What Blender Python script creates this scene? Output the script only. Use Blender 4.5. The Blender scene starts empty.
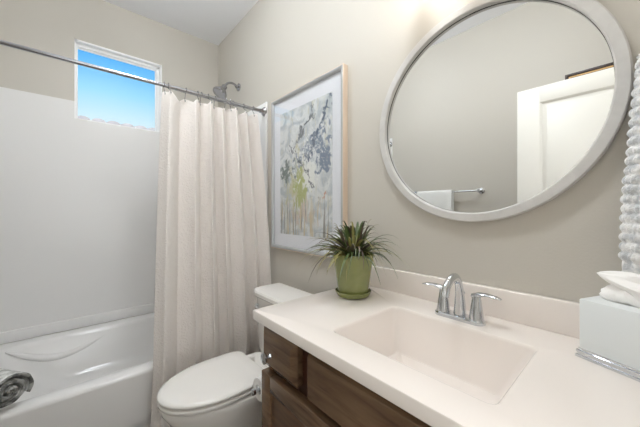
import bpy, bmesh, math, random
from mathutils import Vector, Matrix
random.seed(7)
S = bpy.context.scene
COL = S.collection
PI = math.pi

# ------------------------------------------------------------------ camera
cam_d = bpy.data.cameras.new('camera'); cam = bpy.data.objects.new('camera', cam_d); COL.objects.link(cam)
cam.location = (2.76, -1.09, 1.23)
cam.rotation_euler = (PI/2, 0, math.radians(90-41.47))
cam_d.sensor_width = 36; cam_d.lens = 280.6/640*36; cam_d.shift_y = -3.2/640; cam_d.clip_start = 0.02
S.camera = cam

# ------------------------------------------------------------------ world (outdoor sky)
w = bpy.data.worlds.new('sky'); S.world = w; w.use_nodes = True
nt = w.node_tree; nt.nodes.clear()
out = nt.nodes.new('ShaderNodeOutputWorld'); bg = nt.nodes.new('ShaderNodeBackground')
tc = nt.nodes.new('ShaderNodeTexCoord'); sp = nt.nodes.new('ShaderNodeSeparateXYZ'); rp = nt.nodes.new('ShaderNodeValToRGB')
nt.links.new(tc.outputs['Generated'], sp.inputs[0]); nt.links.new(sp.outputs['Z'], rp.inputs[0])
cr = rp.color_ramp
cr.elements[0].position = 0.0; cr.elements[0].color = (.75, .86, .92, 1)
cr.elements[1].position = 1.0; cr.elements[1].color = (.05, .28, .80, 1)
for p, c in ((.24, (.66, .85, .93, 1)), (.32, (.33, .70, .95, 1)), (.41, (.07, .42, .95, 1))):
    e = cr.elements.new(p); e.color = c
bg.inputs['Strength'].default_value = 1.0
nt.links.new(rp.outputs[0], bg.inputs[0]); nt.links.new(bg.outputs[0], out.inputs[0])

# ------------------------------------------------------------------ exposure and lamp strengths
S.view_settings.view_transform = 'Standard'; S.view_settings.look = 'None'
S.view_settings.gamma = 1; S.view_settings.use_curve_mapping = False
S.view_settings.exposure = 0.12
S.cycles.max_bounces = 14; S.cycles.diffuse_bounces = 8; S.cycles.glossy_bounces = 6; S.cycles.transparent_max_bounces = 12
S.cycles.use_denoising = True; S.cycles.sample_clamp_indirect = 6
CEILING_FILL = 54.0; TUB_FILL = 40.0; FILL_COL = (.92, .97, 1.0)  # strengths of the added, unseen ceiling fill globes
VANITY_LAMP = 5.0; VANITY_COL = (1.0, .88, .74)
HALL_FILL = 20.0; HALL_FILL_COL = (1.0, .96, .92)  # added fill in the hall, never in view
sun_d = bpy.data.lights.new('sun', 'SUN'); sun_d.energy = 3.0; sun_d.angle = .01; sun_d.color = (1, .96, .9)   # lights the house outside only
sun = bpy.data.objects.new('sun', sun_d); COL.objects.link(sun); sun.rotation_euler = (math.radians(15), math.radians(42), 0)
# added fill panel, out of view, shining in through the open doorway on the right
area_fill_d = bpy.data.lights.new('hall_fill_area', 'AREA'); area_fill_d.shape = 'RECTANGLE'; area_fill_d.size = 1.5; area_fill_d.size_y = 2.0
area_fill_d.energy = 22; area_fill_d.color = (.95, .98, 1.0)
area_fill = bpy.data.objects.new('hall_fill_area', area_fill_d); COL.objects.link(area_fill); area_fill.location = (4.15, -.95, 1.45); area_fill.rotation_euler = (0, PI/2, 0)

# ------------------------------------------------------------------ materials
def lin(r, g, b):
    f = lambda c: (c/255/12.92) if c/255 <= .04045 else ((c/255+.055)/1.055)**2.4
    return (f(r), f(g), f(b), 1)
def N(nt, t, **kw):
    n = nt.nodes.new(t)
    for k, v in kw.items(): setattr(n, k, v)
    return n
def mat(name, col, rough=.5, metal=0.0, bump=None, coat=0.0, spec=.5, noise=None):
    """bump = (scale, strength, distance); noise = (scale xyz, second colour, contrast)"""
    m = bpy.data.materials.new(name); m.use_nodes = True; nt = m.node_tree
    b = nt.nodes['Principled BSDF']
    b.inputs['Base Color'].default_value = col; b.inputs['Roughness'].default_value = rough
    b.inputs['Metallic'].default_value = metal; b.inputs['Coat Weight'].default_value = coat
    b.inputs['Coat Roughness'].default_value = .08
    b.inputs['Specular IOR Level'].default_value = spec
    if bump or noise:
        t = N(nt, 'ShaderNodeTexCoord')
    if noise:
        mp = N(nt, 'ShaderNodeMapping'); mp.inputs['Scale'].default_value = noise[0]
        nt.links.new(t.outputs['Object'], mp.inputs[0])
        n = N(nt, 'ShaderNodeTexNoise'); n.inputs['Scale'].default_value = 1; n.inputs['Detail'].default_value = 6
        n.inputs['Distortion'].default_value = .6
        nt.links.new(mp.outputs[0], n.inputs['Vector'])
        r = N(nt, 'ShaderNodeValToRGB'); c = noise[2]
        r.color_ramp.elements[0].position = .5-c; r.color_ramp.elements[0].color = col
        r.color_ramp.elements[1].position = .5+c; r.color_ramp.elements[1].color = noise[1]
        nt.links.new(n.outputs['Fac'], r.inputs[0]); nt.links.new(r.outputs[0], b.inputs['Base Color'])
    if bump:
        n = N(nt, 'ShaderNodeTexNoise'); n.inputs['Scale'].default_value = bump[0]; n.inputs['Detail'].default_value = 3
        nt.links.new(t.outputs['Object'], n.inputs['Vector'])
        bp = N(nt, 'ShaderNodeBump'); bp.inputs['Strength'].default_value = bump[1]; bp.inputs['Distance'].default_value = bump[2]
        nt.links.new(n.outputs['Fac'], bp.inputs['Height']); nt.links.new(bp.outputs[0], b.inputs['Normal'])
    return m
def glow(name, col, strength):
    m = bpy.data.materials.new(name); m.use_nodes = True; b = m.node_tree.nodes['Principled BSDF']
    b.inputs['Base Color'].default_value = (.9, .9, .9, 1)
    b.inputs['Emission Color'].default_value = (*col, 1); b.inputs['Emission Strength'].default_value = strength
    return m
def glass(name, f0=.045, f90=.95, rough=.01):
    m = bpy.data.materials.new(name); m.use_nodes = True; nt = m.node_tree; nt.nodes.clear()
    o = N(nt, 'ShaderNodeOutputMaterial'); mx = N(nt, 'ShaderNodeMixShader'); tr = N(nt, 'ShaderNodeBsdfTransparent')
    gl = N(nt, 'ShaderNodeBsdfGlossy'); gl.inputs['Roughness'].default_value = rough
    fr = N(nt, 'ShaderNodeLayerWeight'); pw = N(nt, 'ShaderNodeMath', operation='POWER'); pw.inputs[1].default_value = 5
    ma = N(nt, 'ShaderNodeMath', operation='MULTIPLY_ADD'); ma.inputs[1].default_value = f90; ma.inputs[2].default_value = f0
    nt.links.new(fr.outputs['Facing'], pw.inputs[0]); nt.links.new(pw.outputs[0], ma.inputs[0])
    nt.links.new(ma.outputs[0], mx.inputs[0]); nt.links.new(tr.outputs[0], mx.inputs[1]); nt.links.new(gl.outputs[0], mx.inputs[2])
    nt.links.new(mx.outputs[0], o.inputs[0]); return m

M = {}
M['wall'] = mat('greige_paint', lin(198, 193, 184), .55, bump=(140, .12, .004))
M['ceiling'] = mat('ceiling_paint', lin(240, 241, 244), .8, bump=(120, .1, .003))
M['floor'] = mat('grey_tile', lin(120, 112, 104), .35, noise=((2, 9, 2), lin(150, 142, 132), .25))
M['trim'] = mat('white_trim', lin(238, 236, 230), .35)
M['surround'] = mat('white_acrylic', lin(232, 231, 230), .28, spec=.45)
M['tub'] = mat('tub_acrylic', lin(232, 231, 230), .12)
M['porcelain'] = mat('porcelain', lin(236, 233, 229), .08)
M['marble'] = mat('cultured_marble', lin(238, 230, 224), .08)
M['chrome'] = mat('chrome', (.66, .68, .71, 1), .08, 1.0)
M['nickel'] = mat('brushed_nickel', (.40, .40, .42, 1), .2, 1.0)
M['darkmetal'] = mat('dark_metal', (.05, .05, .055, 1), .3, 1.0)
M['vinyl'] = mat('white_vinyl', lin(250, 250, 250), .4)
M['wood'] = mat('stained_wood', lin(72, 50, 36), .28, noise=((5, 30, 34), lin(110, 84, 62), .22))
M['wood_h'] = mat('stained_wood_horizontal', lin(78, 57, 42), .26, noise=((5, 30, 40), lin(124, 98, 74), .24))
M['wood_dark'] = mat('dark_stained_wood', lin(58, 30, 20), .35, noise=((30, 30, 5), lin(84, 48, 32), .2))
M['frame_wood'] = mat('bleached_grey_wood', lin(196, 194, 192), .38, noise=((20, 20, 20), lin(212, 210, 207), .3), bump=(60, .08, .003))
M['silver'] = mat('silver_leaf', lin(186, 188, 190), .32, .45)
M['palewood'] = mat('pale_wood', lin(226, 208, 190), .45, noise=((30, 30, 3), lin(212, 190, 168), .3))
M['mat_board'] = mat('white_mat_board', lin(232, 234, 240), .8)
M['glass'] = glass('clear_glass'); M['pane'] = glass('coated_window_glass', .006, .4, .35)
M['mirror'] = mat('mirror_silver', (.90, .91, .91, 1), 0.0, 1.0)
M['pot'] = mat('green_glaze', lin(112, 118, 62), .16, noise=((9, 9, 14), lin(140, 144, 90), .3), coat=.4)
M['soil'] = mat('soil', lin(50, 40, 30), .95, bump=(90, .6, .02))
M['leaf'] = mat('dark_green_leaf', lin(58, 78, 40), .4, noise=((40, 40, 40), lin(92, 108, 62), .2))
M['leaf_olive'] = mat('olive_leaf', lin(120, 118, 58), .42, noise=((40, 40, 40), lin(160, 152, 96), .2))
M['leaf_purple'] = mat('dusky_leaf', lin(66, 54, 52), .45, noise=((40, 40, 40), lin(104, 92, 74), .2))
M['white_cotton'] = mat('white_cotton', lin(232, 232, 230), .95, bump=(500, .5, .004))
M['tissue'] = mat('tissue_paper', lin(248, 246, 244), .9)
M['box'] = mat('pale_grey_lacquer', lin(224, 228, 229), .45)
M['paper'] = mat('toilet_paper', lin(244, 242, 240), .95)
M['black'] = mat('flat_black', lin(20, 20, 20), .6)
M['dark_frame'] = mat('espresso_frame', lin(44, 26, 20), .4)
M['gold'] = mat('gold_liner', (.62, .42, .2, 1), .35, 1.0)
M['rooftile'] = mat('concrete_roof_tile', lin(214, 204, 200), .9, noise=((8, 8, 8), lin(176, 166, 164), .25))
M['stucco'] = mat('stucco', lin(206, 196, 184), .9)
M['lamp_glass'] = glow('vanity_lamp_glass', VANITY_COL, VANITY_LAMP)
M['ceiling_glow'] = glow('ceiling_fill_glow', FILL_COL, CEILING_FILL)
M['tub_glow'] = glow('tub_fill_glow', FILL_COL, TUB_FILL)
M['hall_glow'] = glow('hall_fill_glow', HALL_FILL_COL, HALL_FILL)

def knit_mat(name, c1, c2, scale, rough=.95):
    m = mat(name, c1, rough); nt = m.node_tree; b = nt.nodes['Principled BSDF']
    t = N(nt, 'ShaderNodeTexCoord')
    v = N(nt, 'ShaderNodeTexVoronoi'); v.inputs['Scale'].default_value = scale
    nt.links.new(t.outputs['Object'], v.inputs['Vector'])
    n = N(nt, 'ShaderNodeTexNoise'); n.inputs['Scale'].default_value = scale*.6; n.inputs['Detail'].default_value = 4
    nt.links.new(t.outputs['Object'], n.inputs['Vector'])
    r = N(nt, 'ShaderNodeValToRGB'); r.color_ramp.elements[0].position = .40; r.color_ramp.elements[0].color = c1
    r.color_ramp.elements[1].position = .60; r.color_ramp.elements[1].color = c2
    nt.links.new(n.outputs['Fac'], r.inputs[0]); nt.links.new(r.outputs[0], b.inputs['Base Color'])
    n2 = N(nt, 'ShaderNodeTexNoise'); n2.inputs['Scale'].default_value = 260
    nt.links.new(t.outputs['Object'], n2.inputs['Vector'])
    bp = N(nt, 'ShaderNodeBump'); bp.inputs['Strength'].default_value = .6; bp.inputs['Distance'].default_value = .004
    nt.links.new(n2.outputs['Fac'], bp.inputs['Height']); nt.links.new(bp.outputs[0], b.inputs['Normal'])
    return m
M['bobble'] = knit_mat('grey_white_bobble_knit', lin(206, 209, 213), lin(244, 244, 244), 90)
M['cable'] = knit_mat('grey_cable_knit', lin(176, 176, 172), lin(226, 226, 224), 60)
M['cable_dark'] = knit_mat('charcoal_cable_knit', lin(84, 84, 82), lin(160, 160, 156), 60)

def curtain_mat():
    m = bpy.data.materials.new('crepe_curtain'); m.use_nodes = True; nt = m.node_tree; nt.nodes.clear()
    o = N(nt, 'ShaderNodeOutputMaterial'); mx = N(nt, 'ShaderNodeMixShader'); mx.inputs[0].default_value = .24
    d = N(nt, 'ShaderNodeBsdfDiffuse'); d.inputs['Color'].default_value = lin(247, 242, 238)
    t = N(nt, 'ShaderNodeBsdfTranslucent'); t.inputs['Color'].default_value = lin(250, 246, 242)
    tc = N(nt, 'ShaderNodeTexCoord'); v = N(nt, 'ShaderNodeTexVoronoi'); v.inputs['Scale'].default_value = 120
    n = N(nt, 'ShaderNodeTexNoise'); n.inputs['Scale'].default_value = 90; n.inputs['Detail'].default_value = 3
    nt.links.new(tc.outputs['Object'], v.inputs['Vector']); nt.links.new(tc.outputs['Object'], n.inputs['Vector'])
    ad = N(nt, 'ShaderNodeMath', operation='ADD'); nt.links.new(v.outputs['Distance'], ad.inputs[0]); nt.links.new(n.outputs['Fac'], ad.inputs[1])
    bp = N(nt, 'ShaderNodeBump'); bp.inputs['Strength'].default_value = .55; bp.inputs['Distance'].default_value = .006
    nt.links.new(ad.outputs[0], bp.inputs['Height'])
    for s in (d, t): nt.links.new(bp.outputs[0], s.inputs['Normal'])
    nt.links.new(d.outputs[0], mx.inputs[1]); nt.links.new(t.outputs[0], mx.inputs[2]); nt.links.new(mx.outputs[0], o.inputs[0])
    return m
M['curtain'] = curtain_mat()

def art_mat():
    """abstract painting: pale grey ground, slate-blue strokes upper right, green and ochre patches, drips below"""
    m = mat('abstract_painting', (1, 1, 1, 1), .7); nt = m.node_tree; b = nt.nodes['Principled BSDF']; L = nt.links.new
    t = N(nt, 'ShaderNodeTexCoord'); s = N(nt, 'ShaderNodeSeparateXYZ'); L(t.outputs['Generated'], s.inputs[0])
    X, Z = s.outputs['X'], s.outputs['Z']
    X0, Z0 = X, Z
    def math_(op, a, b_, c=None):
        n = N(nt, 'ShaderNodeMath', operation=op)
        for i, v in enumerate((a, b_, c)):
            if v is None: continue
            if isinstance(v, (int, float)): n.inputs[i].default_value = v
            else: L(v, n.inputs[i])
        return n.outputs[0]
    def noise(sx, sz, seed, det=9, dist=1.4):
        mp = N(nt, 'ShaderNodeMapping'); mp.inputs['Scale'].default_value = (sx*1.25, 1, sz*1.4); mp.inputs['Location'].default_value = (seed, seed*.7, seed*1.3)
        L(t.outputs['Generated'], mp.inputs[0]); n = N(nt, 'ShaderNodeTexNoise'); n.inputs['Scale'].default_value = 1
        n.inputs['Detail'].default_value = det; n.inputs['Distortion'].default_value = dist; L(mp.outputs[0], n.inputs['Vector']); return n.outputs['Fac']
    X = math_('MULTIPLY_ADD', math_('SUBTRACT', noise(5, 5, 31.0, 6, .6), .5), .34, X0)
    Z = math_('MULTIPLY_ADD', math_('SUBTRACT', noise(6, 6, 17.0, 6, .6), .5), .28, Z0)
    def blob(cx, cz, rx, rz):
        dx = math_('DIVIDE', math_('SUBTRACT', X, cx), rx); dz = math_('DIVIDE', math_('SUBTRACT', Z, cz), rz)
        d = math_('SQRT', math_('ADD', math_('MULTIPLY', dx, dx), math_('MULTIPLY', dz, dz)), 0)
        return math_('SUBTRACT', 1.0, d)
    def diag(cx, cz, slope, width, half):   # a slanting stroke
        z0 = math_('ADD', math_('MULTIPLY', math_('SUBTRACT', X, cx), slope), cz)
        a = math_('SUBTRACT', 1, math_('DIVIDE', math_('ABSOLUTE', math_('SUBTRACT', Z, z0), 0), width))
        e = math_('SUBTRACT', 1, math_('DIVIDE', math_('ABSOLUTE', math_('SUBTRACT', X, cx), 0), half))
        return math_('MINIMUM', a, e)
    def thr(v, lo, hi):
        n = N(nt, 'ShaderNodeMapRange', interpolation_type='SMOOTHSTEP'); n.inputs['From Min'].default_value = lo; n.inputs['From Max'].default_value = hi; L(v, n.inputs['Value']); return n.outputs[0]
    def mix(f, a, col):
        n = N(nt, 'ShaderNodeMix', data_type='RGBA'); L(f, n.inputs[0])
        if isinstance(a, tuple): n.inputs[6].default_value = a
        else: L(a, n.inputs[6])
        n.inputs[7].default_value = col; return n.outputs[2]
    c = mix(thr(noise(4, 6, 3.1), .42, .62), lin(220, 223, 224), lin(182, 190, 196))
    c = mix(thr(noise(14, 4, 8.3), .56, .64), c, lin(206, 206, 196))
    def layer(c, mask, nz, amt, lo, hi, col): return mix(thr(math_('ADD', mask, math_('MULTIPLY', math_('SUBTRACT', nz, .5), amt)), lo, hi), c, col)
    c = layer(c, blob(.35, .40, .32, .34), noise(9, 5, 1.7), 2.6, .35, .7, lin(196, 194, 166))
    c = layer(c, diag(.62, .66, .42, .10, .45), noise(8, 10, 5.5), 3.0, .4, .75, lin(140, 152, 168))
    c = layer(c, blob(.85, .58, .26, .26), noise(7, 9, 9.2), 2.6, .35, .65, lin(118, 132, 152))
    c = layer(c, diag(.72, .72, .9, .05, .35), noise(9, 12, 2.2), 2.4, .35, .6, lin(92, 106, 126))
    c = layer(c, blob(.14, .52, .26, .10), noise(8, 12, 6.1), 2.6, .35, .65, lin(112, 124, 122))
    c = layer(c, blob(.42, .36, .13, .20), noise(12, 6, 4.4), 2.4, .25, .55, lin(172, 178, 118))
    c = layer(c, blob(.60, .46, .22, .16), noise(8, 9, 11.2), 2.2, .3, .5, lin(232, 234, 230))
    c = layer(c, blob(.86, .28, .07, .03), noise(20, 20, 7.7), 3.0, .4, .7, lin(196, 150, 130))
    c = layer(c, diag(.45, .80, .55, .035, .30), noise(22, 22, 14.2), 2.5, .3, .5, lin(110, 116, 122))
    c = layer(c, diag(.50, .50, -.8, .03, .30), noise(24, 20, 15.2), 2.8, .35, .55, lin(96, 102, 110))
    c = layer(c, blob(.5, .16, .6, .14), noise(10, 5, 19.5), 2.4, .5, .9, lin(206, 192, 182))
    c = layer(c, blob(.55, .60, .9, .5), noise(30, 26, 22.5), 4.0, .9, 1.3, lin(236, 238, 238))
    drip = thr(noise(34, 2.2, 12.5, 3, .3), .54, .60)
    low = thr(math_('SUBTRACT', .34, Z0), 0.0, .2)
    c = mix(math_('MULTIPLY', drip, low), c, lin(146, 146, 140))
    drip2 = thr(noise(26, 2.0, 20.5, 3, .3), .56, .62)
    c = mix(math_('MULTIPLY', drip2, low), c, lin(204, 190, 160))
    L(c, b.inputs['Base Color'])
    n2 = N(nt, 'ShaderNodeBump'); n2.inputs['Strength'].default_value = .2; n2.inputs['Distance'].default_value = .003
    L(noise(60, 60, 1.0), n2.inputs['Height']); L(n2.outputs[0], b.inputs['Normal'])
    return m
M['art'] = art_mat()

# ------------------------------------------------------------------ mesh helpers
WM = {}
def wm(o): return WM.get(o.name, Matrix())
def empty(name, loc, rz=0):
    o = bpy.data.objects.new(name, None); COL.objects.link(o); o.location = loc; o.rotation_euler = (0, 0, rz)
    o.empty_display_size = .05
    WM[o.name] = Matrix.Translation(loc) @ Matrix.Rotation(rz, 4, 'Z'); return o
def thing(name, label, cat, loc, rz=0, group=None):
    o = empty(name, loc, rz); return tag(o, label, cat, group)
def tag(o, label, cat, group=None):
    o['label'] = label; o['category'] = cat
    if group: o['group'] = group
    return o
def obj(name, bm, m, parent=None, local=False, sharp=35, label=None, weld=True):
    """link bm as one mesh object; vertices are in world space unless local"""
    if weld: bmesh.ops.remove_doubles(bm, verts=bm.verts, dist=1e-6)
    bmesh.ops.recalc_face_normals(bm, faces=bm.faces)
    if parent is not None and not local: bm.transform(wm(parent).inverted())
    me = bpy.data.meshes.new(name); bm.to_mesh(me); bm.free()
    for x in (m if isinstance(m, (list, tuple)) else [m]): me.materials.append(x)
    me.shade_smooth(); me.set_sharp_from_angle(angle=math.radians(sharp))
    o = bpy.data.objects.new(name, me); COL.objects.link(o)
    if parent is not None: o.parent = parent; WM[o.name] = wm(parent)
    if label: o['label'] = label
    return o
def mesh_thing(name, bm, m, label, cat, origin, group=None, **kw):
    bm.transform(Matrix.Translation(-Vector(origin)))
    o = obj(name, bm, m, None, **kw); o.location = origin; return tag(o, label, cat, group)
def struct(name, bm, m, parent=None, **kw):
    o = obj(name, bm, m, parent, **kw)
    if parent is None: o['kind'] = 'structure'
    return o
def B(): return bmesh.new()
def box(bm, lo, hi, bev=0.0, seg=2):
    g = bmesh.ops.create_cube(bm, size=1)['verts']
    for v in g:
        for i in range(3): v.co[i] = lo[i] if v.co[i] < 0 else hi[i]
    if bev:
        es = list({e for v in g for e in v.link_edges})
        bmesh.ops.bevel(bm, geom=es, offset=bev, segments=seg, affect='EDGES', profile=.5)
    return bm
def rrect(x0, x1, y0, y1, r, k, z):
    P = []
    for cx, cy, a0 in ((x1-r, y1-r, 0), (x0+r, y1-r, PI/2), (x0+r, y0+r, PI), (x1-r, y0+r, 1.5*PI)):
        for i in range(k+1):
            a = a0+i*PI/2/k; P.append((cx+r*math.cos(a), cy+r*math.sin(a), z))
    return P
def loft(bm, loops, cap0=False, cap1=False, closed=True, smooth=True):
    R = [[bm.verts.new(p) for p in L] for L in loops]
    n = len(R[0])
    for a, b in zip(R, R[1:]):
        for i in range(n if closed else n-1):
            j = (i+1) % n
            try: bm.faces.new((a[i], a[j], b[j], b[i]))
            except ValueError: pass
    if cap0: bm.faces.new(R[0])
    if cap1: bm.faces.new(R[-1])
    return R
def ring_closed(bm, loops):
    """loft whose last loop joins the first (torus-like)"""
    return loft(bm, list(loops)+[loops[0]])
def frame_at(t):
    t = t.normalized(); up = Vector((0, 0, 1)) if abs(t.z) < .95 else Vector((1, 0, 0))
    a = t.cross(up).normalized(); b = t.cross(a).normalized(); return a, b
def tube(bm, pts, rad, n=12, caps=True, flat=None):
    pts = [Vector(p) for p in pts]; loops = []; pa = None
    for i, p in enumerate(pts):
        t = (pts[min(i+1, len(pts)-1)]-pts[max(i-1, 0)])
        a, b = frame_at(t)
        if pa is not None:
            a = (pa-t.normalized()*pa.dot(t.normalized())).normalized(); b = t.normalized().cross(a)
        pa = a
        r = rad[i] if isinstance(rad, (list, tuple)) else rad
        f = 1 if flat is None else (flat[i] if isinstance(flat, (list, tuple)) else flat)
        loops.append([p+a*r*math.cos(2*PI*k/n)+b*r*f*math.sin(2*PI*k/n) for k in range(n)])
    loft(bm, loops, caps, caps); return bm
def lathe(bm, prof, c, axis='Z', n=32, cap0=True, cap1=True):
    """prof = [(radius, height along axis)]"""
    c = Vector(c); loops = []
    for r, h in prof:
        L = []
        for k in range(n):
            a = 2*PI*k/n; u, v = r*math.cos(a), r*math.sin(a)
            if axis == 'Z': d = Vector((u, v, h))
            elif axis == 'Y': d = Vector((u, h, v))
            else: d = Vector((h, u, v))
            L.append(c+d)
        loops.append(L)
    loft(bm, loops, cap0, cap1); return bm
def bez(p0, p1, p2, p3, n):
    P = [Vector(p) for p in (p0, p1, p2, p3)]; R = []
    for i in range(n+1):
        t = i/n; s = 1-t; R.append(P[0]*s**3+P[1]*3*s*s*t+P[2]*3*s*t*t+P[3]*t**3)
    return R

# room dimensions: window wall X=0, mirror wall Y=0
RX, RY, H = 2.97, -1.62, 2.867
WY0, WY1, WZ0, WZ1 = -1.077, -.500, 1.908, 2.50      # window opening
DY0, DY1, DZ = -1.262, -.630, 2.06                    # doorway in the right wall
RIMZ = .36

# ================================================================== SETTING
T = .12
struct('floor', box(B(), (-T, RY-T, -.08), (RX+1.3, T, 0)), M['floor'])
struct('ceiling', box(B(), (-T, RY-T, H), (RX+1.3, T, H+.08)), M['ceiling'])
struct('wall_mirror', box(B(), (-T, 0, 0), (RX+1.3, T, H)), M['wall'])
struct('wall_opposite', box(B(), (-T, RY-T, 0), (RX+1.3, RY, H)), M['wall'])
bm = B()
box(bm, (-T, RY, 0), (0, WY0, H)); box(bm, (-T, WY1, 0), (0, 0, H))
box(bm, (-T, WY0, 0), (0, WY1, WZ0)); box(bm, (-T, WY0, WZ1), (0, WY1, H))
struct('wall_window', bm, M['wall'])
bm = B()
box(bm, (RX, RY, 0), (RX+T, DY0, H)); box(bm, (RX, DY1, 0), (RX+T, 0, H)); box(bm, (RX, DY0, DZ), (RX+T, DY1, H))
struct('wall_right', bm, M['wall'])
struct('wall_hall', box(B(), (RX+1.3, RY-T, 0), (RX+1.42, T, H)), M['wall'])

# window: reveal lining, vinyl frame, pane
win = empty('window_1', (0, (WY0+WY1)/2, WZ0)); win['kind'] = 'structure'
bm = B(); q = .012
for lo, hi in (((-T, WY0, WZ1-q), (.006, WY1, WZ1)), ((-T, WY0, WZ0), (.006, WY1, WZ0+.006)),
               ((-T, WY0, WZ0), (.006, WY0+q, WZ1)), ((-T, WY1-q, WZ0), (.006, WY1, WZ1))): box(bm, lo, hi)
obj('window_reveal', bm, M['vinyl'], win)
bm = B()
xo, xi = -.075, -.03
a0, a1, b0, b1 = WY0+q, WY1-q, WZ0+.006, WZ1-q; fwd = .022
for lo, hi in (((xo, a0, b1-fwd), (xi, a1, b1)), ((xo, a0, b0), (xi, a1, b0+.010)), ((xo, a0, b0), (xi, a0+.008, b1)), ((xo, a1-fwd, b0), (xi, a1, b1))):
    box(bm, lo, hi, .003)
box(bm, (xo+.01, a0, b1-fwd-.008), (xi-.018, a1, b1-fwd)); box(bm, (xo+.01, a1-fwd-.008, b0), (xi-.018, a1-fwd, b1))
obj('window_frame', bm, M['vinyl'], win)
obj('window_pane', box(B(), (-.058, a0+.004, b0+.004), (-.054, a1-.01, b1-.01)), M['pane'], win)

# tub surround (wall panels) : white acrylic on three walls, notched at the window
TOP = 2.035; SX = .945
bm = B(); th = .012
poly = [(RY, .43), (0, .43), (0, TOP), (WY1, TOP), (WY1, WZ0), (WY0, WZ0), (WY0, TOP), (RY, TOP)]
f_ = bm.faces.new([bm.verts.new((0, y, z)) for y, z in poly])
for v in [e for e in bmesh.ops.extrude_face_region(bm, geom=[f_])['geom'] if isinstance(e, bmesh.types.BMVert)]: v.co.x += th
box(bm, (0, RY, RIMZ), (.03, 0, .435), .006)
box(bm, (0, -th, RIMZ), (SX, 0, TOP), .004); box(bm, (0, RY, RIMZ), (SX, RY+th, TOP), .004)
box(bm, (SX-.02, -.018, RIMZ), (SX, 0, TOP), .006); box(bm, (SX-.02, RY, RIMZ), (SX, RY+.018, TOP), .006)
s = struct('trim_1', bm, M['surround'], weld=False)

bm = B(); box(bm, (1.0, -.014, 0), (1.885, 0, .10), .003); struct('baseboard_mirror', bm, M['trim'])
bm = B(); box(bm, (1.0, RY, 0), (RX, RY+.014, .10), .003); struct('baseboard_opposite', bm, M['trim'])
# doorway casing and the open door leaf (seen in the mirror)
bm = B()
for x0, x1 in ((RX-.016, RX), (RX+T, RX+T+.016)):
    box(bm, (x0, DY0-.06, 0), (x1, DY0, DZ+.06), .003)
    box(bm, (x0, DY0-.06, DZ), (x1, DY1+(.0 if x0 < RX else .06), DZ+.06), .003)
    if x0 > RX: box(bm, (x0, DY1, 0), (x1, DY1+.06, DZ+.06), .003)
struct('trim_2', bm, M['trim'], weld=False)
door = empty('door_1', (2.885, -1.27, 0)); door['kind'] = 'structure'
dx0, dx1, dy0, dy1, dz1 = 2.206, 2.882, -1.285, -1.25, 2.05
bm = B()
box(bm, (dx0, dy0, .01), (dx0+.125, dy1, dz1), .002); box(bm, (dx1-.125, dy0, .01), (dx1, dy1, dz1), .002)
for z0, z1 in ((.01, .22), (.94, 1.06), (dz1-.105, dz1)): box(bm, (dx0+.12, dy0, z0), (dx1-.12, dy1, z1), .002)
obj('door_frame', bm, M['trim'], door)
for z0, z1 in ((.22, .94), (1.06, dz1-.105)):
    bm = B(); x0, x1 = dx0+.125, dx1-.125
    loft(bm, [rrect(x0, x1, z0, z1, .002, 2, 0), rrect(x0+.012, x1-.012, z0+.012, z1-.012, .002, 2, -.012), rrect(x0+.03, x1-.03, z0+.03, z1-.03, .002, 2, -.012), rrect(x0+.036, x1-.036, z0+.036, z1-.036, .002, 2, -.008)], False, True)
    bm.transform(Matrix(((1, 0, 0, 0), (0, 0, 1, dy1), (0, 1, 0, 0), (0, 0, 0, 1))))
    bmf = box(bm, (x0, dy0+.008, z0), (x1, dy0+.018, z1))
    obj('door_panel', bm, M['trim'], door)
bm = B()
for s_ in (0, 1):
    y = dy1 if s_ == 0 else dy0; d = 1 if s_ == 0 else -1
    lathe(bm, [(.026, 0), (.026, .008*d), (.01, .012*d), (.01, .045*d)], (dx0+.06, y, .95), 'Y', 20)
    tube(bm, [(dx0+.06, y+.045*d, .95), (dx0+.12, y+.048*d, .95), (dx0+.17, y+.045*d, .948)], .008, 10)
obj('door_handle', bm, M['nickel'], door)

# ================================================================== OUTSIDE
roof = thing('neighbour_house', 'tiled roof of the neighbouring house seen along the bottom of the window', 'house', (-7.5, -1.2, 0))
obj('house_wall', box(B(), (-9.0, -7, -3), (-5.6, 5, 3.05)), M['stucco'], roof)
bm = B()
box(bm, (-9.6, -7.2, 3.03), (-5.22, 5.2, 3.215))
obj('eave', bm, M['stucco'], roof)
bm = B()
k = 0; y = -7.0
while y < 5.0:
    prof = []
    for i in range(9):
        a = PI*i/8; prof.append((y+.15+.125*math.cos(a), .075*math.sin(a)))
    def L(x, z, s=1): return [(x, yy, z+zz*s) for yy, zz in prof]
    for r_ in range(3):
        x = -5.2-r_*.45; z = 3.205+r_*.075
        loft(bm, [L(x, z), L(x-.47, z+.10, .85)], True, True)
    y += .27
obj('roof_tiles', bm, M['rooftile'], roof, weld=False)

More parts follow.
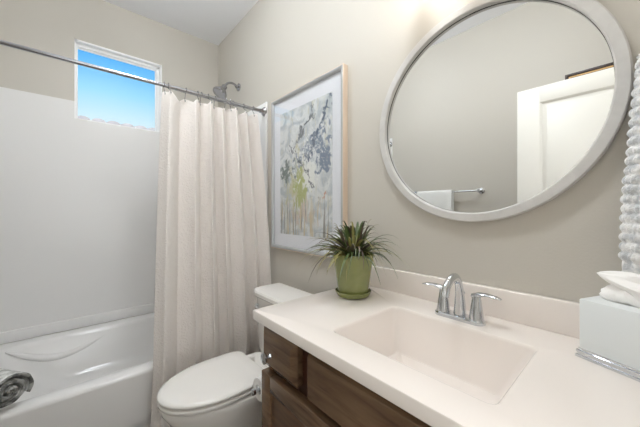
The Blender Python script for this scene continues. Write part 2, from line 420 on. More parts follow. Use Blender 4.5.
# ================================================================== BATHTUB
tub = thing('bathtub', 'white alcove bathtub below the window with a plain front apron', 'bathtub', (.5, -.8, 0))
TX = .985; ty0, ty1 = RY+.012, -.012
bm = B(); K = 6
outer = lambda z, ins=0: rrect(.03+ins*0, TX-ins, ty0+ins*0, ty1-ins*0, .004, K, z)
loops = [outer(0, .03), outer(.085, .03), outer(.09, .006), outer(RIMZ-.02, 0), outer(RIMZ-.006, .002), outer(RIMZ, .010)]
loops += [rrect(.105, TX-.085, ty0+.13, ty1-.10, .13, K, RIMZ), rrect(.118, TX-.098, ty0+.145, ty1-.112, .13, K, RIMZ-.008),
          rrect(.128, TX-.108, ty0+.165, ty1-.120, .13, K, RIMZ-.03), rrect(.155, TX-.13, ty0+.27, ty1-.135, .14, K, RIMZ-.14),
          rrect(.18, TX-.15, ty0+.40, ty1-.15, .14, K, .12), rrect(.22, TX-.19, ty0+.47, ty1-.19, .12, K, .075), rrect(.30, TX-.27, ty0+.56, ty1-.27, .08, K, .068)]
loft(bm, loops, False, True)
obj('tub_shell', bm, M['tub'], tub, sharp=50)
# moulded arm rest contour on the far basin wall
bm = B()
P = bez((.16, -1.40, .345), (.13, -1.20, .20), (.135, -1.12, .20), (.120, -.86, .325), 24)
tube(bm, P, [.004+.026*math.sin(PI*min(1, i/24*1.0))**.7 for i in range(25)], 12, True, .9)
obj('arm_rest', bm, M['tub'], tub, sharp=80)
bm = B(); lathe(bm, [(.03, 0), (.03, .004), (.022, .007)], (.5, -.35, .068), 'Z', 20)
obj('tub_drain', bm, M['chrome'], tub)

# ================================================================== CURTAIN ROD, HOOKS, CURTAIN
RODX, RODZ = .916, 1.965
rod = thing('shower_rod', 'brushed nickel shower curtain rod spanning the tub alcove', 'curtain rod', (RODX, -.8, RODZ))
bm = B(); tube(bm, [(RODX, RY+.02, RODZ), (RODX, -.02, RODZ)], .0105, 16); obj('rod', bm, M['nickel'], rod)
bm = B(); tube(bm, [(RODX, -.62, RODZ), (RODX, -.60, RODZ), (RODX, -.02, RODZ)], .0125, 16); obj('outer_sleeve', bm, M['nickel'], rod)
for y, d in ((-.012, -1), (RY+.012, 1)):
    bm = B(); lathe(bm, [(.034, 0), (.034, .006*d), (.028, .014*d), (.017, .02*d), (.015, .04*d)], (RODX, y, RODZ), 'Y', 24)
    obj('end_flange', bm, M['nickel'], rod)

# curtain cloth: folds described by (Y at top, x-offset) keys
NF = 7.4; CY0, CY1 = -.695, -.095
def ph(s): return 1.25*s/.30 if s < .30 else 1.25+(s-.30)/.14
def fold_x(s, amp): return amp*(math.sin(2*PI*ph(s)-.4) + .3*math.sin(2*PI*ph(s)*.47+1.1))
hookS = [.012, .06, .225, .335, .385, .455, .53, .645, .69, .735, .865, .975]
def curtain_pt(s, h):
    """s across (0 = window-side end), h down (0 top .. 1 bottom)"""
    e = h**.8
    yt = CY0+(CY1-CY0)*s; yb = -.785+(.735)*s
    y = yt+(yb-yt)*(e if s < .5 else min(1, e*1.9) if s > .8 else e*(1+.9*(s-.5)/.3) if e*(1+.9*(s-.5)/.3) < 1 else 1)
    y += .012*math.sin(4*PI*ph(s)+.4)*(.4+.6*h)
    amp = .038+.002*min(1, h*3)
    x = RODX+.004+fold_x(s, amp)+.140*min(1, h*1.25)
    z = 1.925-(1.925-.035)*h
    if h < .05:
        d = min(abs(s-k) for k in hookS); z -= .032*min(1, (d/.07))**1.2*(1-h/.05)
    return (x, y, z)
bm = B(); NS, NH = 240, 60
loft(bm, [[curtain_pt(i/NS, (j/NH)**1.15) for i in range(NS+1)] for j in range(NH+1)], closed=False)
cur = mesh_thing('shower_curtain', bm, M['curtain'], 'off-white crinkled fabric shower curtain drawn to the right on its rod', 'curtain', (RODX, -.4, 0), sharp=180)
sol = cur.modifiers.new('thickness', 'SOLIDIFY'); sol.thickness = .0012
ordn = ['nearest the window', 'second from the window', 'third from the window', 'fourth from the window', 'fifth from the window', 'sixth from the window',
        'sixth from the shower head wall', 'fifth from the shower head wall', 'fourth from the shower head wall', 'third from the shower head wall', 'second from the shower head wall', 'nearest the shower head wall']
for k, s_ in zip(ordn, hookS):
    x, y, z = curtain_pt(s_, 0.012); y = curtain_pt(s_, 0)[1]
    bm = B()
    P = [(RODX+.016*math.cos(a), y, RODZ+.016*math.sin(a)) for a in [PI*(-.15+1.2*i/10) for i in range(11)]]
    P += [((RODX-.014)*.6+x*.4, y, 1.945), (x, y, 1.928), (x, y, 1.912), (x+.006, y, 1.906), (x+.012, y, 1.914)]
    tube(bm, P[::-1], .0018, 6)
    bmesh.ops.create_icosphere(bm, subdivisions=1, radius=.005, matrix=Matrix.Translation((RODX, y, RODZ+.018)))
    mesh_thing('curtain_hook', bm, M['nickel'], 'small metal curtain hook on the shower rod, '+k, 'hook', (RODX, y, RODZ), 'curtain hooks on the shower rod')

# shower head on the mirror wall above the tub
sh = thing('wall_shower', 'chrome shower head on a curved arm above the tub', 'shower head', (.46, 0, 2.30))
bm = B(); lathe(bm, [(.033, 0), (.032, -.008), (.014, -.016), (.012, -.03)], (.46, -.0, 2.30), 'Y', 24); obj('wall_flange', bm, M['nickel'], sh)
bm = B(); P = bez((.46, -.012, 2.30), (.46, -.06, 2.335), (.46, -.105, 2.32), (.46, -.128, 2.27), 12); tube(bm, P, .0095, 12); obj('shower_arm', bm, M['nickel'], sh)
bm = B(); lathe(bm, [(.012, .06), (.02, .055), (.022, .03), (.03, .018), (.052, -.008), (.056, -.022), (.052, -.030), (.045, -.032)], (0, 0, 0), 'Z', 28)
bm.transform(Matrix.Translation((.46, -.158, 2.222)) @ Matrix.Rotation(math.radians(-32), 4, 'X') @ Matrix.Scale(1.1, 4)); obj('spray_head', bm, M['nickel'], sh)

# ================================================================== TOILET
TCX = 1.455
toi = thing('toilet', 'white two-piece toilet with a closed lid beside the vanity', 'toilet', (TCX, -.45, 0))
def egg(yb, yf, wmax, z, n=40, sq=.62, cx=TCX, backw=.9):
    """plan outline: squarish back at yb, long round nose at yf"""
    P = []; ym = yb+(yf-yb)*.42
    for i in range(n):
        a = 2*PI*i/n; c, s_ = math.cos(a), math.sin(a)
        if s_ <= 0: y = ym+(ym-yf)*s_*1.0; x = wmax*c
        else:
            y = ym+(yb-ym)*(abs(s_)**.20); x = wmax*(math.copysign(abs(c)**.15, c))*(1-(1-backw)*s_)
        P.append((cx+x, y, z))
    return P
LB, LF, LW = -.388, -.828, .178
bm = B()
loft(bm, [egg(LB+.0, LF+.003, LW-.003, .4425), egg(LB, LF+.001, LW-.001, .4437), egg(LB, LF, LW, .447), egg(LB, LF+.003, LW-.003, .453), egg(LB-.012, LF+.018, LW-.016, .459), egg(LB-.06, LF+.08, LW-.06, .461)], True, True)
obj('lid', bm, M['porcelain'], toi, sharp=60)
bm = B()
loft(bm, [egg(LB-.0, LF+.008, LW-.008, .4135), egg(LB, LF+.003, LW-.004, .416), egg(LB, LF+.001, LW-.002, .4285), egg(LB, LF+.004, LW-.005, .4315), egg(LB-.01, LF+.03, LW-.03, .432)], True, True)
obj('seat', bm, M['porcelain'], toi, sharp=60)
for s_ in (-1, 1): obj('hinge', box(B(), (TCX+s_*.075-.02, LB-.005, .408), (TCX+s_*.075+.02, LB+.035, .448), .008, 3), M['porcelain'], toi)
bm = B()
def body(z, yb, yf, wd): return egg(yb, yf, wd, z, backw=.95)
loft(bm, [body(0, -.17, -.64, .115), body(.02, -.17, -.645, .118), body(.10, -.17, -.64, .115), body(.18, -.17, -.66, .122), body(.26, -.20, -.72, .145), body(.33, -.25, -.785, .166), body(.375, -.26, -.812, .174), body(.398, -.26, -.816, .176), body(.404, -.26, -.810, .172)], True, True)
obj('bowl', bm, M['porcelain'], toi, sharp=60)
bm = B(); box(bm, (TCX-.12, -.36, .30), (TCX+.12, -.09, .392), .02, 3); obj('tank_shelf', bm, M['porcelain'], toi)
def tank(x, yb, yf, ch, z):
    return [(TCX+x, yb, z), (TCX-x, yb, z), (TCX-x, yf+ch, z), (TCX-x+ch*.35, yf+ch*.4, z), (TCX-x+ch*1.3, yf, z), (TCX+x-ch*1.3, yf, z), (TCX+x-ch*.35, yf+ch*.4, z), (TCX+x, yf+ch, z)]
bm = B(); loft(bm, [tank(.205, -.09, -.255, .04, .385), tank(.215, -.085, -.265, .04, .42), tank(.228, -.085, -.275, .045, .725)], True, True); obj('tank', bm, M['porcelain'], toi, sharp=25)
bm = B(); loft(bm, [tank(.236, -.08, -.285, .05, .725), tank(.242, -.076, -.290, .05, .732), tank(.242, -.076, -.290, .05, .750), tank(.236, -.08, -.284, .05, .760), tank(.22, -.09, -.27, .045, .762)], True, True)
obj('tank_lid', bm, M['porcelain'], toi, sharp=25)
bm = B(); lathe(bm, [(.014, 0), (.014, -.012), (.008, -.016)], (TCX-.165, -.272, .675), 'Y', 16); tube(bm, [(TCX-.165, -.291, .675), (TCX-.12, -.296, .672), (TCX-.095, -.294, .668)], [.007, .007, .008], 8)
obj('flush_lever', bm, M['chrome'], toi)

# ================================================================== VANITY CABINET
VX0, VX1, VF = 1.878, 2.965, -.553      # carcass
van = thing('vanity_cabinet', 'brown stained wood vanity cabinet under the white sink counter', 'cabinet', ((VX0+VX1)/2, -.29, 0))
bm = B()
box(bm, (VX0, VF, .09), (VX0+.018, -.005, .831)); box(bm, (VX1-.018, VF, .09), (VX1, -.005, .831))
box(bm, (VX0, VF, .09), (VX1, -.005, .108)); box(bm, (VX0+.01, -.012, .1), (VX1-.01, -.005, .831))
box(bm, (VX0+.002, VF+.06, 0), (VX1-.002, VF+.075, .09))
obj('carcass', bm, M['wood_dark'], van, weld=False)
bm = B(); fy = (VF-.002, VF+.016)
for x0, x1 in ((VX0, VX0+.035), (2.060, 2.150), (2.585, 2.675), (VX1-.035, VX1)): box(bm, (x0, VF-.004, .09), (x1, VF+.016, .814), .001)
for z0, z1 in ((.09, .12), (.655, .70), (.79, .812)): box(bm, (VX0, VF-.002, z0), (VX1, VF+.014, z1), .001)
obj('face_frame', bm, M['wood_dark'], van, weld=False)
def slab(x0, x1, z0, z1, bev=.018, yb=VF-.005, yf=-.592):
    bm = B(); t = lambda ins, y: [(a, y, b) for a, b, _ in rrect(x0+ins, x1-ins, z0+ins, z1-ins, .002, 2, 0)]
    loft(bm, [t(0, yb), t(0, yf+.014), t(.001, yf+.012), t(bev, yf+.001), t(bev+.0015, yf)], True, True); return bm
def knob(parent, x, z, y=-.592):
    bm = B(); lathe(bm, [(.009, 0), (.0065, -.004), (.0065, -.014), (.015, -.018), (.0185, -.023), (.018, -.027), (.012, -.030)], (x, y, z), 'Y', 20)
    return obj('knob', bm, M['chrome'], parent)
d1 = obj('drawer', slab(1.882, 2.078, .690, .822), M['wood_h'], van, sharp=18); knob(d1, 1.943, .740)
d2 = obj('drawer', slab(2.663, 2.945, .690, .822), M['wood_h'], van, sharp=18); knob(d2, 2.804, .742)
obj('false_drawer_front', slab(2.136, 2.600, .690, .822, .006), M['wood_h'], van, sharp=18)
def panel_door(x0, x1, z0, z1):
    bm = B(); w_ = .055; yf, yb = -.590, VF-.005
    box(bm, (x0, yf, z0), (x0+w_, yb, z1), .003); box(bm, (x1-w_, yf, z0), (x1, yb, z1), .003)
    box(bm, (x0+w_, yf, z1-w_), (x1-w_, yb, z1), .003); box(bm, (x0+w_, yf, z0), (x1-w_, yb, z0+w_), .003)
    d = obj('cabinet_door', bm, M['wood_h'], van, weld=False)
    bm = B(); box(bm, (x0+w_-.002, yf+.010, z0+w_-.002), (x1-w_+.002, yb, z1-w_+.002)); obj('door_panel', bm, M['wood'], d)
    return d
c1 = panel_door(1.882, 2.363, .105, .668); knob(c1, 2.335, .60, -.590)
c2 = panel_door(2.369, 2.945, .105, .668); knob(c2, 2.397, .60, -.590)

# ================================================================== COUNTER WITH INTEGRAL SINK
CX0, CX1, CYF, CT, CB = 1.836, 2.969, -.600, .870, .833
top = thing('vanity_counter', 'white cultured marble countertop with an integral rectangular sink', 'countertop', ((CX0+CX1)/2, -.3, CB))
sx0, sx1, sy0, sy1 = 2.150, 2.590, -.508, -.176
K = 5; o_ = lambda z, ins: rrect(CX0+ins, CX1-ins*.2, CYF+ins, -.001, .006, K, z)
s_ = lambda ins, z, r=.022, f=0: rrect(sx0+ins, sx1-ins, sy0+ins, sy1-ins-f, r, K, z)
bm = B()
loft(bm, [s_(-.03, CB), o_(CB, .02), o_(CB, .004), o_(CB+.004, 0), o_(CT-.005, 0), o_(CT-.0015, .0015), o_(CT, .005),
          s_(-.003, CT), s_(0, CT-.0008), s_(.0025, CT-.003), s_(.005, CT-.010),
          rrect(sx0+.026, sx1-.074, sy0+.06, sy1-.022, .016, K, .719), rrect(sx0+.030, sx1-.078, sy0+.065, sy1-.026, .016, K, .714), rrect(sx0+.10, sx1-.15, sy0+.13, sy1-.10, .02, K, .708)], False, True)
obj('counter_slab', bm, M['marble'], top, sharp=40)
bm = B(); box(bm, (CX0, -.026, CT-.001), (CX1, -.001, .967), .004, 3); obj('backsplash', bm, M['marble'], top)
bm = B(); lathe(bm, [(.03, 0), (.03, .003), (.022, .005), (.018, .001)], (2.345, -.36, .7075), 'Z', 24); obj('sink_drain', bm, M['chrome'], top)

# ================================================================== FAUCET
FX, FY = 2.366, -.122
fa = thing('faucet', 'chrome two-handle centerset faucet on the counter behind the sink', 'faucet', (FX, FY, CT))
bm = B(); loft(bm, [rrect(FX-.080+i, FX+.080-i, FY-.027+i, FY+.027-i, .026-i, 6, z) for i, z in ((0, CT), (0, CT+.008), (.003, CT+.012), (.010, CT+.014))], True, True)
obj('base_plate', bm, M['chrome'], fa)
for s_ in (-1, 1):
    hx = FX+s_*.0535
    bm = B(); lathe(bm, [(.0225, 0), (.0215, .006), (.018, .03), (.0135, .062), (.0125, .066), (.0125, .074), (.011, .080), (.005, .083)], (hx, FY, CT+.012), 'Z', 28)
    h = obj('handle_post', bm, M['chrome'], fa)
    bm = B(); tube(bm, [(hx-s_*.012, FY, CT+.084), (hx+s_*.008, FY-.001, CT+.092), (hx+s_*.032, FY-.004, CT+.097), (hx+s_*.056, FY-.008, CT+.096), (hx+s_*.071, FY-.010, CT+.093)], [.010, .013, .012, .012, .007], 14, True, [.8, .65, .4, .32, .3])
    obj('lever', bm, M['chrome'], h)
bm = B()
P = bez((FX, FY+.005, CT+.010), (FX, FY+.010, CT+.10), (FX, FY-.005, CT+.148), (FX, FY-.050, CT+.142), 14) + bez((FX, FY-.050, CT+.142), (FX, FY-.082, CT+.136), (FX, FY-.098, CT+.120), (FX, FY-.106, CT+.092), 8)[1:]
n_ = len(P); rr = [.020, .019, .0175, .016, .015, .0147]+[.0145]*(n_-6)
tube(bm, P, rr, 18, True, [1]*4+[.95, .9, .85]+[.78]*(n_-7)); obj('spout', bm, M['chrome'], fa)
bm = B(); tube(bm, [(FX, FY+.034, CT+.012), (FX, FY+.034, CT+.075)], .003, 8); bmesh.ops.create_uvsphere(bm, u_segments=12, v_segments=8, radius=.006, matrix=Matrix.Translation((FX, FY+.034, CT+.078)))
obj('lift_rod', bm, M['chrome'], fa, weld=False)

# ================================================================== ROUND MIRROR
MX, MZ, MR, MI = 2.362, 1.580, .391, .359
mir = thing('round_mirror', 'large round wall mirror in a pale grey wooden frame above the sink', 'mirror', (MX, 0, MZ))
bm = B(); lathe(bm, [(MI+.002, -.002), (MR, -.002), (MR, -.026), (MR-.004, -.030), (MI+.004, -.030), (MI, -.027), (MI, -.010), (MI+.002, -.002)], (MX, 0, MZ), 'Y', 128, False, False)
obj('mirror_frame', bm, M['frame_wood'], mir)
bm = B(); lathe(bm, [(MI-.0006, -.0095), (MI-.0006, -.0125), (MI+.0005, -.0125), (MI+.0005, -.0095), (MI-.0006, -.0095)], (MX, 0, MZ), 'Y', 128, False, False); obj('inner_dark_ring', bm, M['black'], mir)  # thin black ring on the frame's inner wall at the glass
bm = B(); lathe(bm, [(MI-.001, -.004), (MI-.001, -.010)], (MX, 0, MZ), 'Y', 128); obj('mirror_glass', bm, M['mirror'], mir)

# ================================================================== FRAMED PICTURE
px0, px1, pz0, pz1, pd = 1.040, 1.748, .968, 1.995, .036
pic = thing('framed_painting', 'tall framed abstract painting with a wide white mat left of the round mirror', 'picture', ((px0+px1)/2, 0, pz0))
def rect_ring(bm, x0, x1, z0, z1, prof):
    """prof = [(inset, y)] swept round a mitred rectangle"""
    loops = [[(x0+i, y, z0+i), (x1-i, y, z0+i), (x1-i, y, z1-i), (x0+i, y, z1-i)] for i, y in prof]
    loft(bm, loops); return bm
bm = B(); rect_ring(bm, px0, px1, pz0, pz1, [(.004, -pd+.001), (.010, -pd-.002), (.017, -pd), (.022, -pd+.006), (.024, -.020), (.004, -.020), (.004, -pd+.001)]); obj('front_moulding', bm, M['silver'], pic)
bm = B(); rect_ring(bm, px0, px1, pz0, pz1, [(.03, -.001), (0, -.001), (0, -pd+.002), (.0045, -pd+.001), (.0045, -.012), (.03, -.012), (.03, -.001)]); obj('frame_side', bm, M['palewood'], pic)
obj('mat_board', box(B(), (px0+.02, -.018, pz0+.02), (px1-.02, -.014, pz1-.02)), M['mat_board'], pic)
bm = B(); ax0, ax1, az0, az1 = px0+.098, px1-.098, pz0+.105, pz1-.112
box(bm, (ax0, -.0195, az0), (ax1, -.018, az1)); obj('artwork', bm, M['art'], pic)
obj('glazing', box(B(), (px0+.02, -.0265, pz0+.02), (px1-.02, -.0245, pz1-.02)), M['glass'], pic)

# ================================================================== POTTED PLANT
PX, PY = 1.960, -.195
pl = thing('potted_plant', 'spiky variegated plant in a glossy green pot with saucer on the counter', 'plant', (PX, PY, CT))
bm = B(); lathe(bm, [(.060, 0), (.068, .003), (.0755, .016), (.0765, .022), (.074, .023), (.069, .012), (.05, .008)], (PX, PY, CT+.0005), 'Z', 48); obj('saucer', bm, M['pot'], pl)
bm = B(); lathe(bm, [(.058, .010), (.0635, .012), (.066, .03), (.077, .11), (.084, .155), (.087, .172), (.087, .178), (.083, .179), (.080, .172), (.078, .150)], (PX, PY, CT), 'Z', 48, True, False); obj('pot', bm, M['pot'], pl)
bm = B(); lathe(bm, [(.081, .152), (.05, .158), (.01, .160)], (PX, PY, CT), 'Z', 24); obj('soil', bm, M['soil'], pl)
bm = B(); rnd = random.Random(11)
for i in range(165):
    az = rnd.uniform(0, 2*PI); u_ = rnd.random()
    if u_ < .30: reach = rnd.uniform(.03, .09); hgt = rnd.uniform(.05, .150); droop = 0
    elif u_ < .68: reach = rnd.uniform(.12, .21); hgt = rnd.uniform(.02, .09); droop = rnd.uniform(.0, .05)
    else: reach = rnd.uniform(.12, .23); hgt = rnd.uniform(.0, .04); droop = rnd.uniform(.05, .11)
    r0 = rnd.uniform(0, .045); d = Vector((math.cos(az), math.sin(az), 0)); sd = Vector((-d.y, d.x, 0))
    if d.y > .2 and PY+d.y*(r0+reach) > -.045: reach = max(.03, (-.045-PY)/d.y-r0)
    p0 = Vector((PX, PY, CT+.155))+d*r0
    p1 = p0+d*reach*.25+Vector((0, 0, .035+hgt*.8)); p2 = p0+d*reach*.72+Vector((0, 0, .04+hgt)); p3 = p0+d*reach+Vector((0, 0, .03+hgt*.85-droop))+sd*rnd.uniform(-.03, .03)
    P = bez(p0, p1, p2, p3, 9); wd = rnd.uniform(.0036, .0066); loops = []
    for k, p in enumerate(P):
        t = k/9; wv = wd*(.75+.5*math.sin(PI*min(1, t*1.3)))*(1-t**2.2)+.0003
        loops.append([p-sd*wv, p-Vector((0, 0, wv*.55)), p+sd*wv, p-Vector((0, 0, wv*.55-.0004))])
    n0 = len(bm.faces); loft(bm, loops, True, True); bm.faces.ensure_lookup_table()
    mi = rnd.choices((0, 1, 2), (.5, .25, .25))[0]
    for f in bm.faces[n0:]: f.material_index = mi
obj('foliage', bm, [M['leaf'], M['leaf_olive'], M['leaf_purple']], pl, weld=False, sharp=60)

# ================================================================== TISSUE BOX COVER
BXc = Vector((2.664, -.153, CT)); rz = -math.atan2(.38, .924)
W_, D_, HB = .142, .130, .143
tb = thing('tissue_box', 'pale grey tissue box cover with a banded chrome base on the counter', 'tissue box', BXc, rz)
bm = B(); loft(bm, [rrect(-.006+i, W_+.006-i, -.006+i, D_+.006-i, .004, 3, z) for i, z in ((0, .0005), (0, .006), (.0025, .007), (.0025, .011), (.001, .012), (.001, .017), (.004, .018), (.004, .022), (.008, .023))], True, True)
obj('chrome_base', bm, M['chrome'], tb, local=True, label='banded chrome base')
bm = B(); rr_ = lambda ins, z, r=.004: rrect(ins, W_-ins, ins, D_-ins, r, 8, z)
hole = lambda k_, z: [(W_/2+(x-W_/2)*1, D_/2+(y-D_/2), z) for x, y, z in rrect(W_/2-.042*k_, W_/2+.042*k_, D_/2-.022*k_, D_/2+.022*k_, .0215*k_, 8, z)]
loft(bm, [rr_(0, .022), rr_(0, HB-.003), rr_(.0015, HB-.0008), rr_(.004, HB), hole(1, HB), hole(1, HB-.008), hole(.9, HB-.010), hole(1.2, HB-.03)], True, True)
obj('cover', bm, M['box'], tb, local=True)
bm = B(); lathe(bm, [(.001, 0), (.03, 0)], (W_/2, D_/2, HB-.028), 'Z', 16); obj('inner_shade', bm, M['black'], tb, local=True)  # black disc stands in for the shade inside the slot
# tissue: crumpled sheet rising from the slot
bm = B(); rnd = random.Random(5); loops = []
tl = [(-.9, 0), (-.6, .018), (0, .024), (.6, .018), (.9, 0)]
nA = 28
for j in range(13):
    t = j/12; L_ = []
    for k in range(nA):
        a = 2*PI*k/nA
        lx = .018+.040*math.sin(PI*min(1, t*1.15)*.75); ly = .008+.020*math.sin(PI*t)
        cr_ = 1+.14*math.sin(5*a+3*t)+.08*math.sin(9*a-5*t)
        x = lx*math.cos(a)*cr_*(1-.75*t**4); y = ly*math.sin(a)*cr_*(1-.7*t**4)
        z = HB-.012+.055*t
        # lean a lobe out over the front-left corner
        lean = t**1.4
        x -= .010*lean; z += .006*math.sin(3*a)*t
        L_.append((W_/2+x, D_/2+y, z))
    loops.append(L_)
loft(bm, loops, False, True)
ts = obj('tissue', bm, M['tissue'], tb, local=True, sharp=28, label='crumpled white tissue')
bm = B(); loops = []
for j in range(15):
    t = j/14; f = (1-t)**.75; L_ = []
    cx, cy, cz = W_/2+.032-.096*t, D_/2+.012-.020*t, HB+.034+.026*t
    for k in range(32):
        a = 2*PI*k/32; cr_ = 1+.16*math.sin(4*a+2.5*t)+.10*math.sin(7*a-4*t)
        L_.append((cx+.006*math.sin(3*a)*f, cy+(.042*f*cr_+.0006)*math.cos(a), cz+(.034*f*cr_+.0006)*math.sin(a)))
    loops.append(L_)
loft(bm, loops, True, True)
obj('tissue_tip', bm, M['tissue'], ts, local=True, sharp=28)

# ================================================================== KNIT TOWEL AT RIGHT (ring on the mirror wall)
RGX, RGZ = 2.842, 1.62
rg = thing('robe_hook', 'chrome wall hook right of the round mirror that holds the bobble-knit towel', 'hook', (RGX, 0, RGZ))
bm = B(); lathe(bm, [(.020, 0), (.020, -.006), (.008, -.010), (.007, -.02)], (RGX, 0, RGZ), 'Y', 20); obj('mount', bm, M['chrome'], rg)
bm = B(); tube(bm, [(RGX, -.016, RGZ), (RGX, -.028, RGZ-.004), (RGX, -.036, RGZ+.006), (RGX, -.040, RGZ+.016)], [.006, .006, .006, .008], 10); obj('prong', bm, M['chrome'], rg)
bm = B(); loops = []; NZ, NA = 150, 130
for j in range(NZ+1):
    t = j/NZ; z = 1.606-.540*t
    hw = .076+.016*min(1, t*1.6)+.014*t; hd = .026+.006*math.sin(PI*t)
    if t < .03: hd *= .55+.45*t/.03
    if t > .97: hd *= 1-.35*(t-.97)/.03
    L_ = []
    for k in range(NA):
        a = 2*PI*k/NA; c, s_ = math.cos(a), math.sin(a)
        x = hw*math.copysign(abs(c)**.55, c); y = hd*math.copysign(abs(s_)**.75, s_)
        arc = a*hw*1.25
        row = z/.0235; ph = (math.floor(row) % 2)*.5
        bob = abs(math.sin(PI*(arc/.0235+ph)))*abs(math.sin(PI*row))
        d = .0085*bob**.6*(1 if t < .93 else .25)+.0025*math.sin(arc*95+2*t)
        x += d*c*1.0; y += d*s_
        L_.append((RGX+x, -.056+y*.98, z))
    loops.append(L_)
loft(bm, loops, True, True)
mesh_thing('hand_towel', bm, M['bobble'], 'fluffy grey and white bobble-knit towel hanging above the tissue box', 'towel', (RGX, -.05, 1.066), sharp=80)

# ================================================================== ROLLED KNIT TOWEL ON THE TUB RIM
ax = Vector((-.80, -.60, 0)).normalized(); sdv = Vector((-ax.y, ax.x, 0)); c0 = Vector((.955, -1.292, RIMZ+.083))
roll = thing('rolled_towel', 'grey cable-knit towel rolled up on the left end of the tub rim', 'towel', (c0.x, c0.y, RIMZ))
def spiral(bm, mats_r, l0, l1, turns=2.6, r1=.076):
    pass
bm = B(); rows = []; nT = 150; nL = 26; Lr = .27
for j in range(nL+1):
    L_ = []
    for i in range(nT+1):
        t = i/nT; a = t*2*PI*2.7-PI*.2; r = .010+.074*t
        r += .0035*abs(math.sin(a*9))*abs(math.sin(j*PI/2.2+(math.floor(a*9/PI) % 2)*PI/2))
        p = c0+ax*(Lr*j/nL)+sdv*r*math.cos(a)*1.02+Vector((0, 0, r*.90*math.sin(a)))
        L_.append(p)
    rows.append(L_)
loft(bm, rows, closed=False)
r_ = obj('towel_body', bm, M['cable'], roll, sharp=80); sm = r_.modifiers.new('thickness', 'SOLIDIFY'); sm.thickness = .015; sm.offset = -1
bm = B(); L_ = []
for i in range(nT+1):
    t = i/nT; a = t*2*PI*2.7-PI*.2; r = .008+.076*t-.007
    L_.append(c0-ax*.002+sdv*r*math.cos(a)*1.02+Vector((0, 0, r*.90*math.sin(a))))
tube(bm, L_, [.0065+.0022*abs(math.sin(i*.42)) for i in range(nT+1)], 8)
obj('hem_braid', bm, M['cable_dark'], roll, sharp=80, label='dark braided knit edge')

# ================================================================== TOILET PAPER ON THE VANITY SIDE
tpx, tpy, tpz = 1.786, -.548, .534
hold = thing('paper_holder', 'chrome post toilet paper holder on the side of the vanity', 'paper holder', (VX0, -.44, tpz))
bm = B(); lathe(bm, [(.046, 0), (.046, -.004), (.040, -.007), (.012, -.010), (.009, -.060)], (VX0, -.425, tpz), 'X', 28); tube(bm, [(VX0-.055, -.425, tpz), (tpx, -.425, tpz), (tpx, -.44, tpz)], .008, 10); obj('mount', bm, M['chrome'], hold)
bm = B(); tube(bm, [(tpx, -.425, tpz), (tpx, -.440, tpz), (tpx, -.442, tpz), (tpx, -.455, tpz), (tpx, -.49, tpz), (tpx, -.52, tpz), (tpx, tpy+.002, tpz), (tpx, tpy, tpz), (tpx, tpy-.022, tpz)], [.0085, .0085, .0186, .0186, .0186, .0186, .0186, .0085, .0085], 20); lathe(bm, [(.0125, 0), (.0125, -.010), (.008, -.013)], (tpx, tpy-.016, tpz), 'Y', 16); obj('arm', bm, M['chrome'], hold, weld=False)
bm = B(); lathe(bm, [(.0192, 0), (.042, 0), (.0425, .002), (.0425, .098), (.042, .1), (.0192, .1), (.0192, .066), (.0192, .033), (.0192, 0)], (tpx, tpy, tpz), 'Y', 32, False, False)
mesh_thing('toilet_paper', bm, M['paper'], 'white toilet paper roll on the holder beside the vanity drawer', 'toilet paper', (tpx, tpy, tpz))

# ================================================================== OPPOSITE WALL: TOWEL BAR, TOWEL, PICTURE (seen in the mirror)
by, bz = RY+.068, 1.40
tbar = thing('towel_bar', 'chrome towel bar on the opposite wall reflected in the mirror', 'towel bar', (1.545, RY, bz))
bm = B(); tube(bm, [(1.235, by, bz), (1.855, by, bz)], .008, 12); obj('bar', bm, M['chrome'], tbar)
for x in (1.235, 1.855):
    bm = B(); lathe(bm, [(.026, 0), (.026, .008), (.012, .014), (.012, .05), (.016, .056), (.016, .080), (.010, .083)], (x, RY, bz), 'Y', 20); obj('post', bm, M['chrome'], tbar)
bm = B(); rows = []
prof = [(by+.020, .95), (by+.019, 1.1), (by+.017, 1.25), (by+.0165, 1.37), (by+.0155, 1.40), (by+.011, 1.411), (by, 1.4155), (by-.011, 1.411), (by-.0155, 1.40), (by-.017, 1.36), (by-.019, 1.2), (by-.021, 1.0)]
for i in range(31):
    x = 1.29+.345*i/30
    rows.append([(x, y+(.003*math.sin(i*.9)+.003*math.sin(i*.37+1))*min(1, abs(z-1.41)*6), z) for y, z in prof])
loft(bm, rows, closed=False)
wt = mesh_thing('bath_towel', bm, M['white_cotton'], 'white bath towel folded over the towel bar reflected in the mirror', 'towel', (1.46, by, .95), sharp=80)
wt.modifiers.new('thickness', 'SOLIDIFY').thickness = .010; wt.modifiers['thickness'].offset = 0

fx0, fx1, fz0, fz1 = 2.413, 2.86, 1.55, 2.206
df = thing('dark_picture', 'dark framed picture behind the open door, reflected in the mirror', 'picture', ((fx0+fx1)/2, RY, fz0))
Yf = lambda d: RY+d
bm = B(); rect_ring(bm, fx0, fx1, fz0, fz1, [(0, Yf(.001)), (0, Yf(.022)), (.012, Yf(.026)), (.020, Yf(.022)), (.020, Yf(.001))]); obj('outer_frame', bm, M['dark_frame'], df)
bm = B(); rect_ring(bm, fx0, fx1, fz0, fz1, [(.020, Yf(.004)), (.020, Yf(.021)), (.030, Yf(.019)), (.030, Yf(.004))]); obj('gold_liner', bm, M['gold'], df)
bm = B(); rect_ring(bm, fx0, fx1, fz0, fz1, [(.030, Yf(.004)), (.030, Yf(.020)), (.055, Yf(.014)), (.055, Yf(.004))]); obj('inner_frame', bm, M['dark_frame'], df)
obj('picture_panel', box(B(), (fx0+.05, Yf(.003), fz0+.05), (fx1-.05, Yf(.007), fz1-.05)), M['mat_board'], df)

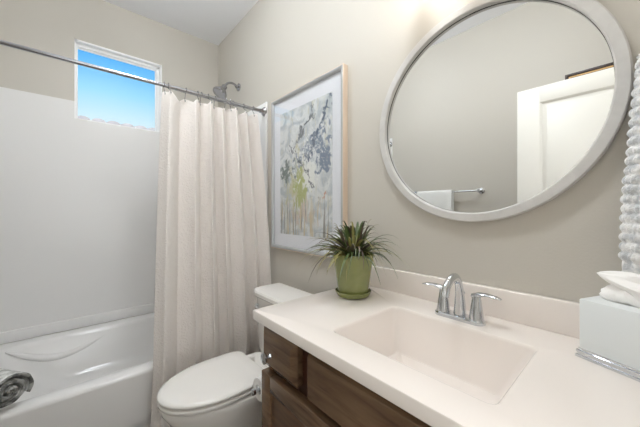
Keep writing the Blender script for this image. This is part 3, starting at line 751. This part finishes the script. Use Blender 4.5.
# ================================================================== VANITY LAMP AND ADDED FILL LIGHTS
for lampx, lampy, dz, gm, lab in ((2.20, -.64, -.06, M['ceiling_glow'], 'added white fill globe at the ceiling in front of the vanity, out of view'), (1.20, -.80, -.14, M['tub_glow'], 'added white fill globe at the ceiling above the toilet, out of view')):  # two unseen globes added to brighten walls, ceiling and tub
    cl = thing('fill_light', lab, 'fill light', (lampx, lampy, H))
    bm = B(); lathe(bm, [(.07, 0), (.07, -.02), (.012, -.026), (.012, -.03+dz), (.05, -.034+dz), (.055, -.045+dz)], (lampx, lampy, H), 'Z', 32); obj('fill_stem', bm, M['nickel'], cl)
    bm = B(); lathe(bm, [(r, h+dz) for r, h in ((.05, -.040), (.10, -.052), (.125, -.075), (.12, -.105), (.08, -.135), (.005, -.15))], (lampx, lampy, H), 'Z', 40); obj('globe', bm, gm, cl)
vl = thing('vanity_light', 'three-lamp vanity light on the wall above the round mirror', 'wall lamp', (MX, 0, 2.22))
bm = B(); box(bm, (MX-.26, -.025, 2.19), (MX+.26, -.001, 2.25), .006); obj('backplate', bm, M['nickel'], vl)
for dx in (-.19, 0, .19):
    bm = B(); tube(bm, [(MX+dx, -.02, 2.22), (MX+dx, -.14, 2.225), (MX+dx, -.16, 2.205)], .008, 10); a_ = obj('arm', bm, M['nickel'], vl)
    bm = B(); lathe(bm, [(.02, 0), (.035, -.01), (.045, -.05), (.05, -.12), (.046, -.125)], (MX+dx, -.16, 2.205), 'Z', 24); obj('shade', bm, M['lamp_glass'], vl)
hx, hy = 3.55, -.95
hl = thing('hall_fill_light', 'added round fill light at the hall ceiling outside the doorway, out of view', 'fill light', (hx, hy, H))  # unseen lamp added to send light in through the doorway
bm = B(); lathe(bm, [(.19, 0), (.19, -.02), (.165, -.022)], (hx, hy, H), 'Z', 32); obj('fill_base', bm, M['nickel'], hl)
bm = B(); lathe(bm, [(.162, -.024), (.15, -.045), (.09, -.065), (.005, -.074)], (hx, hy, H), 'Z', 32); obj('diffuser', bm, M['hall_glow'], hl)
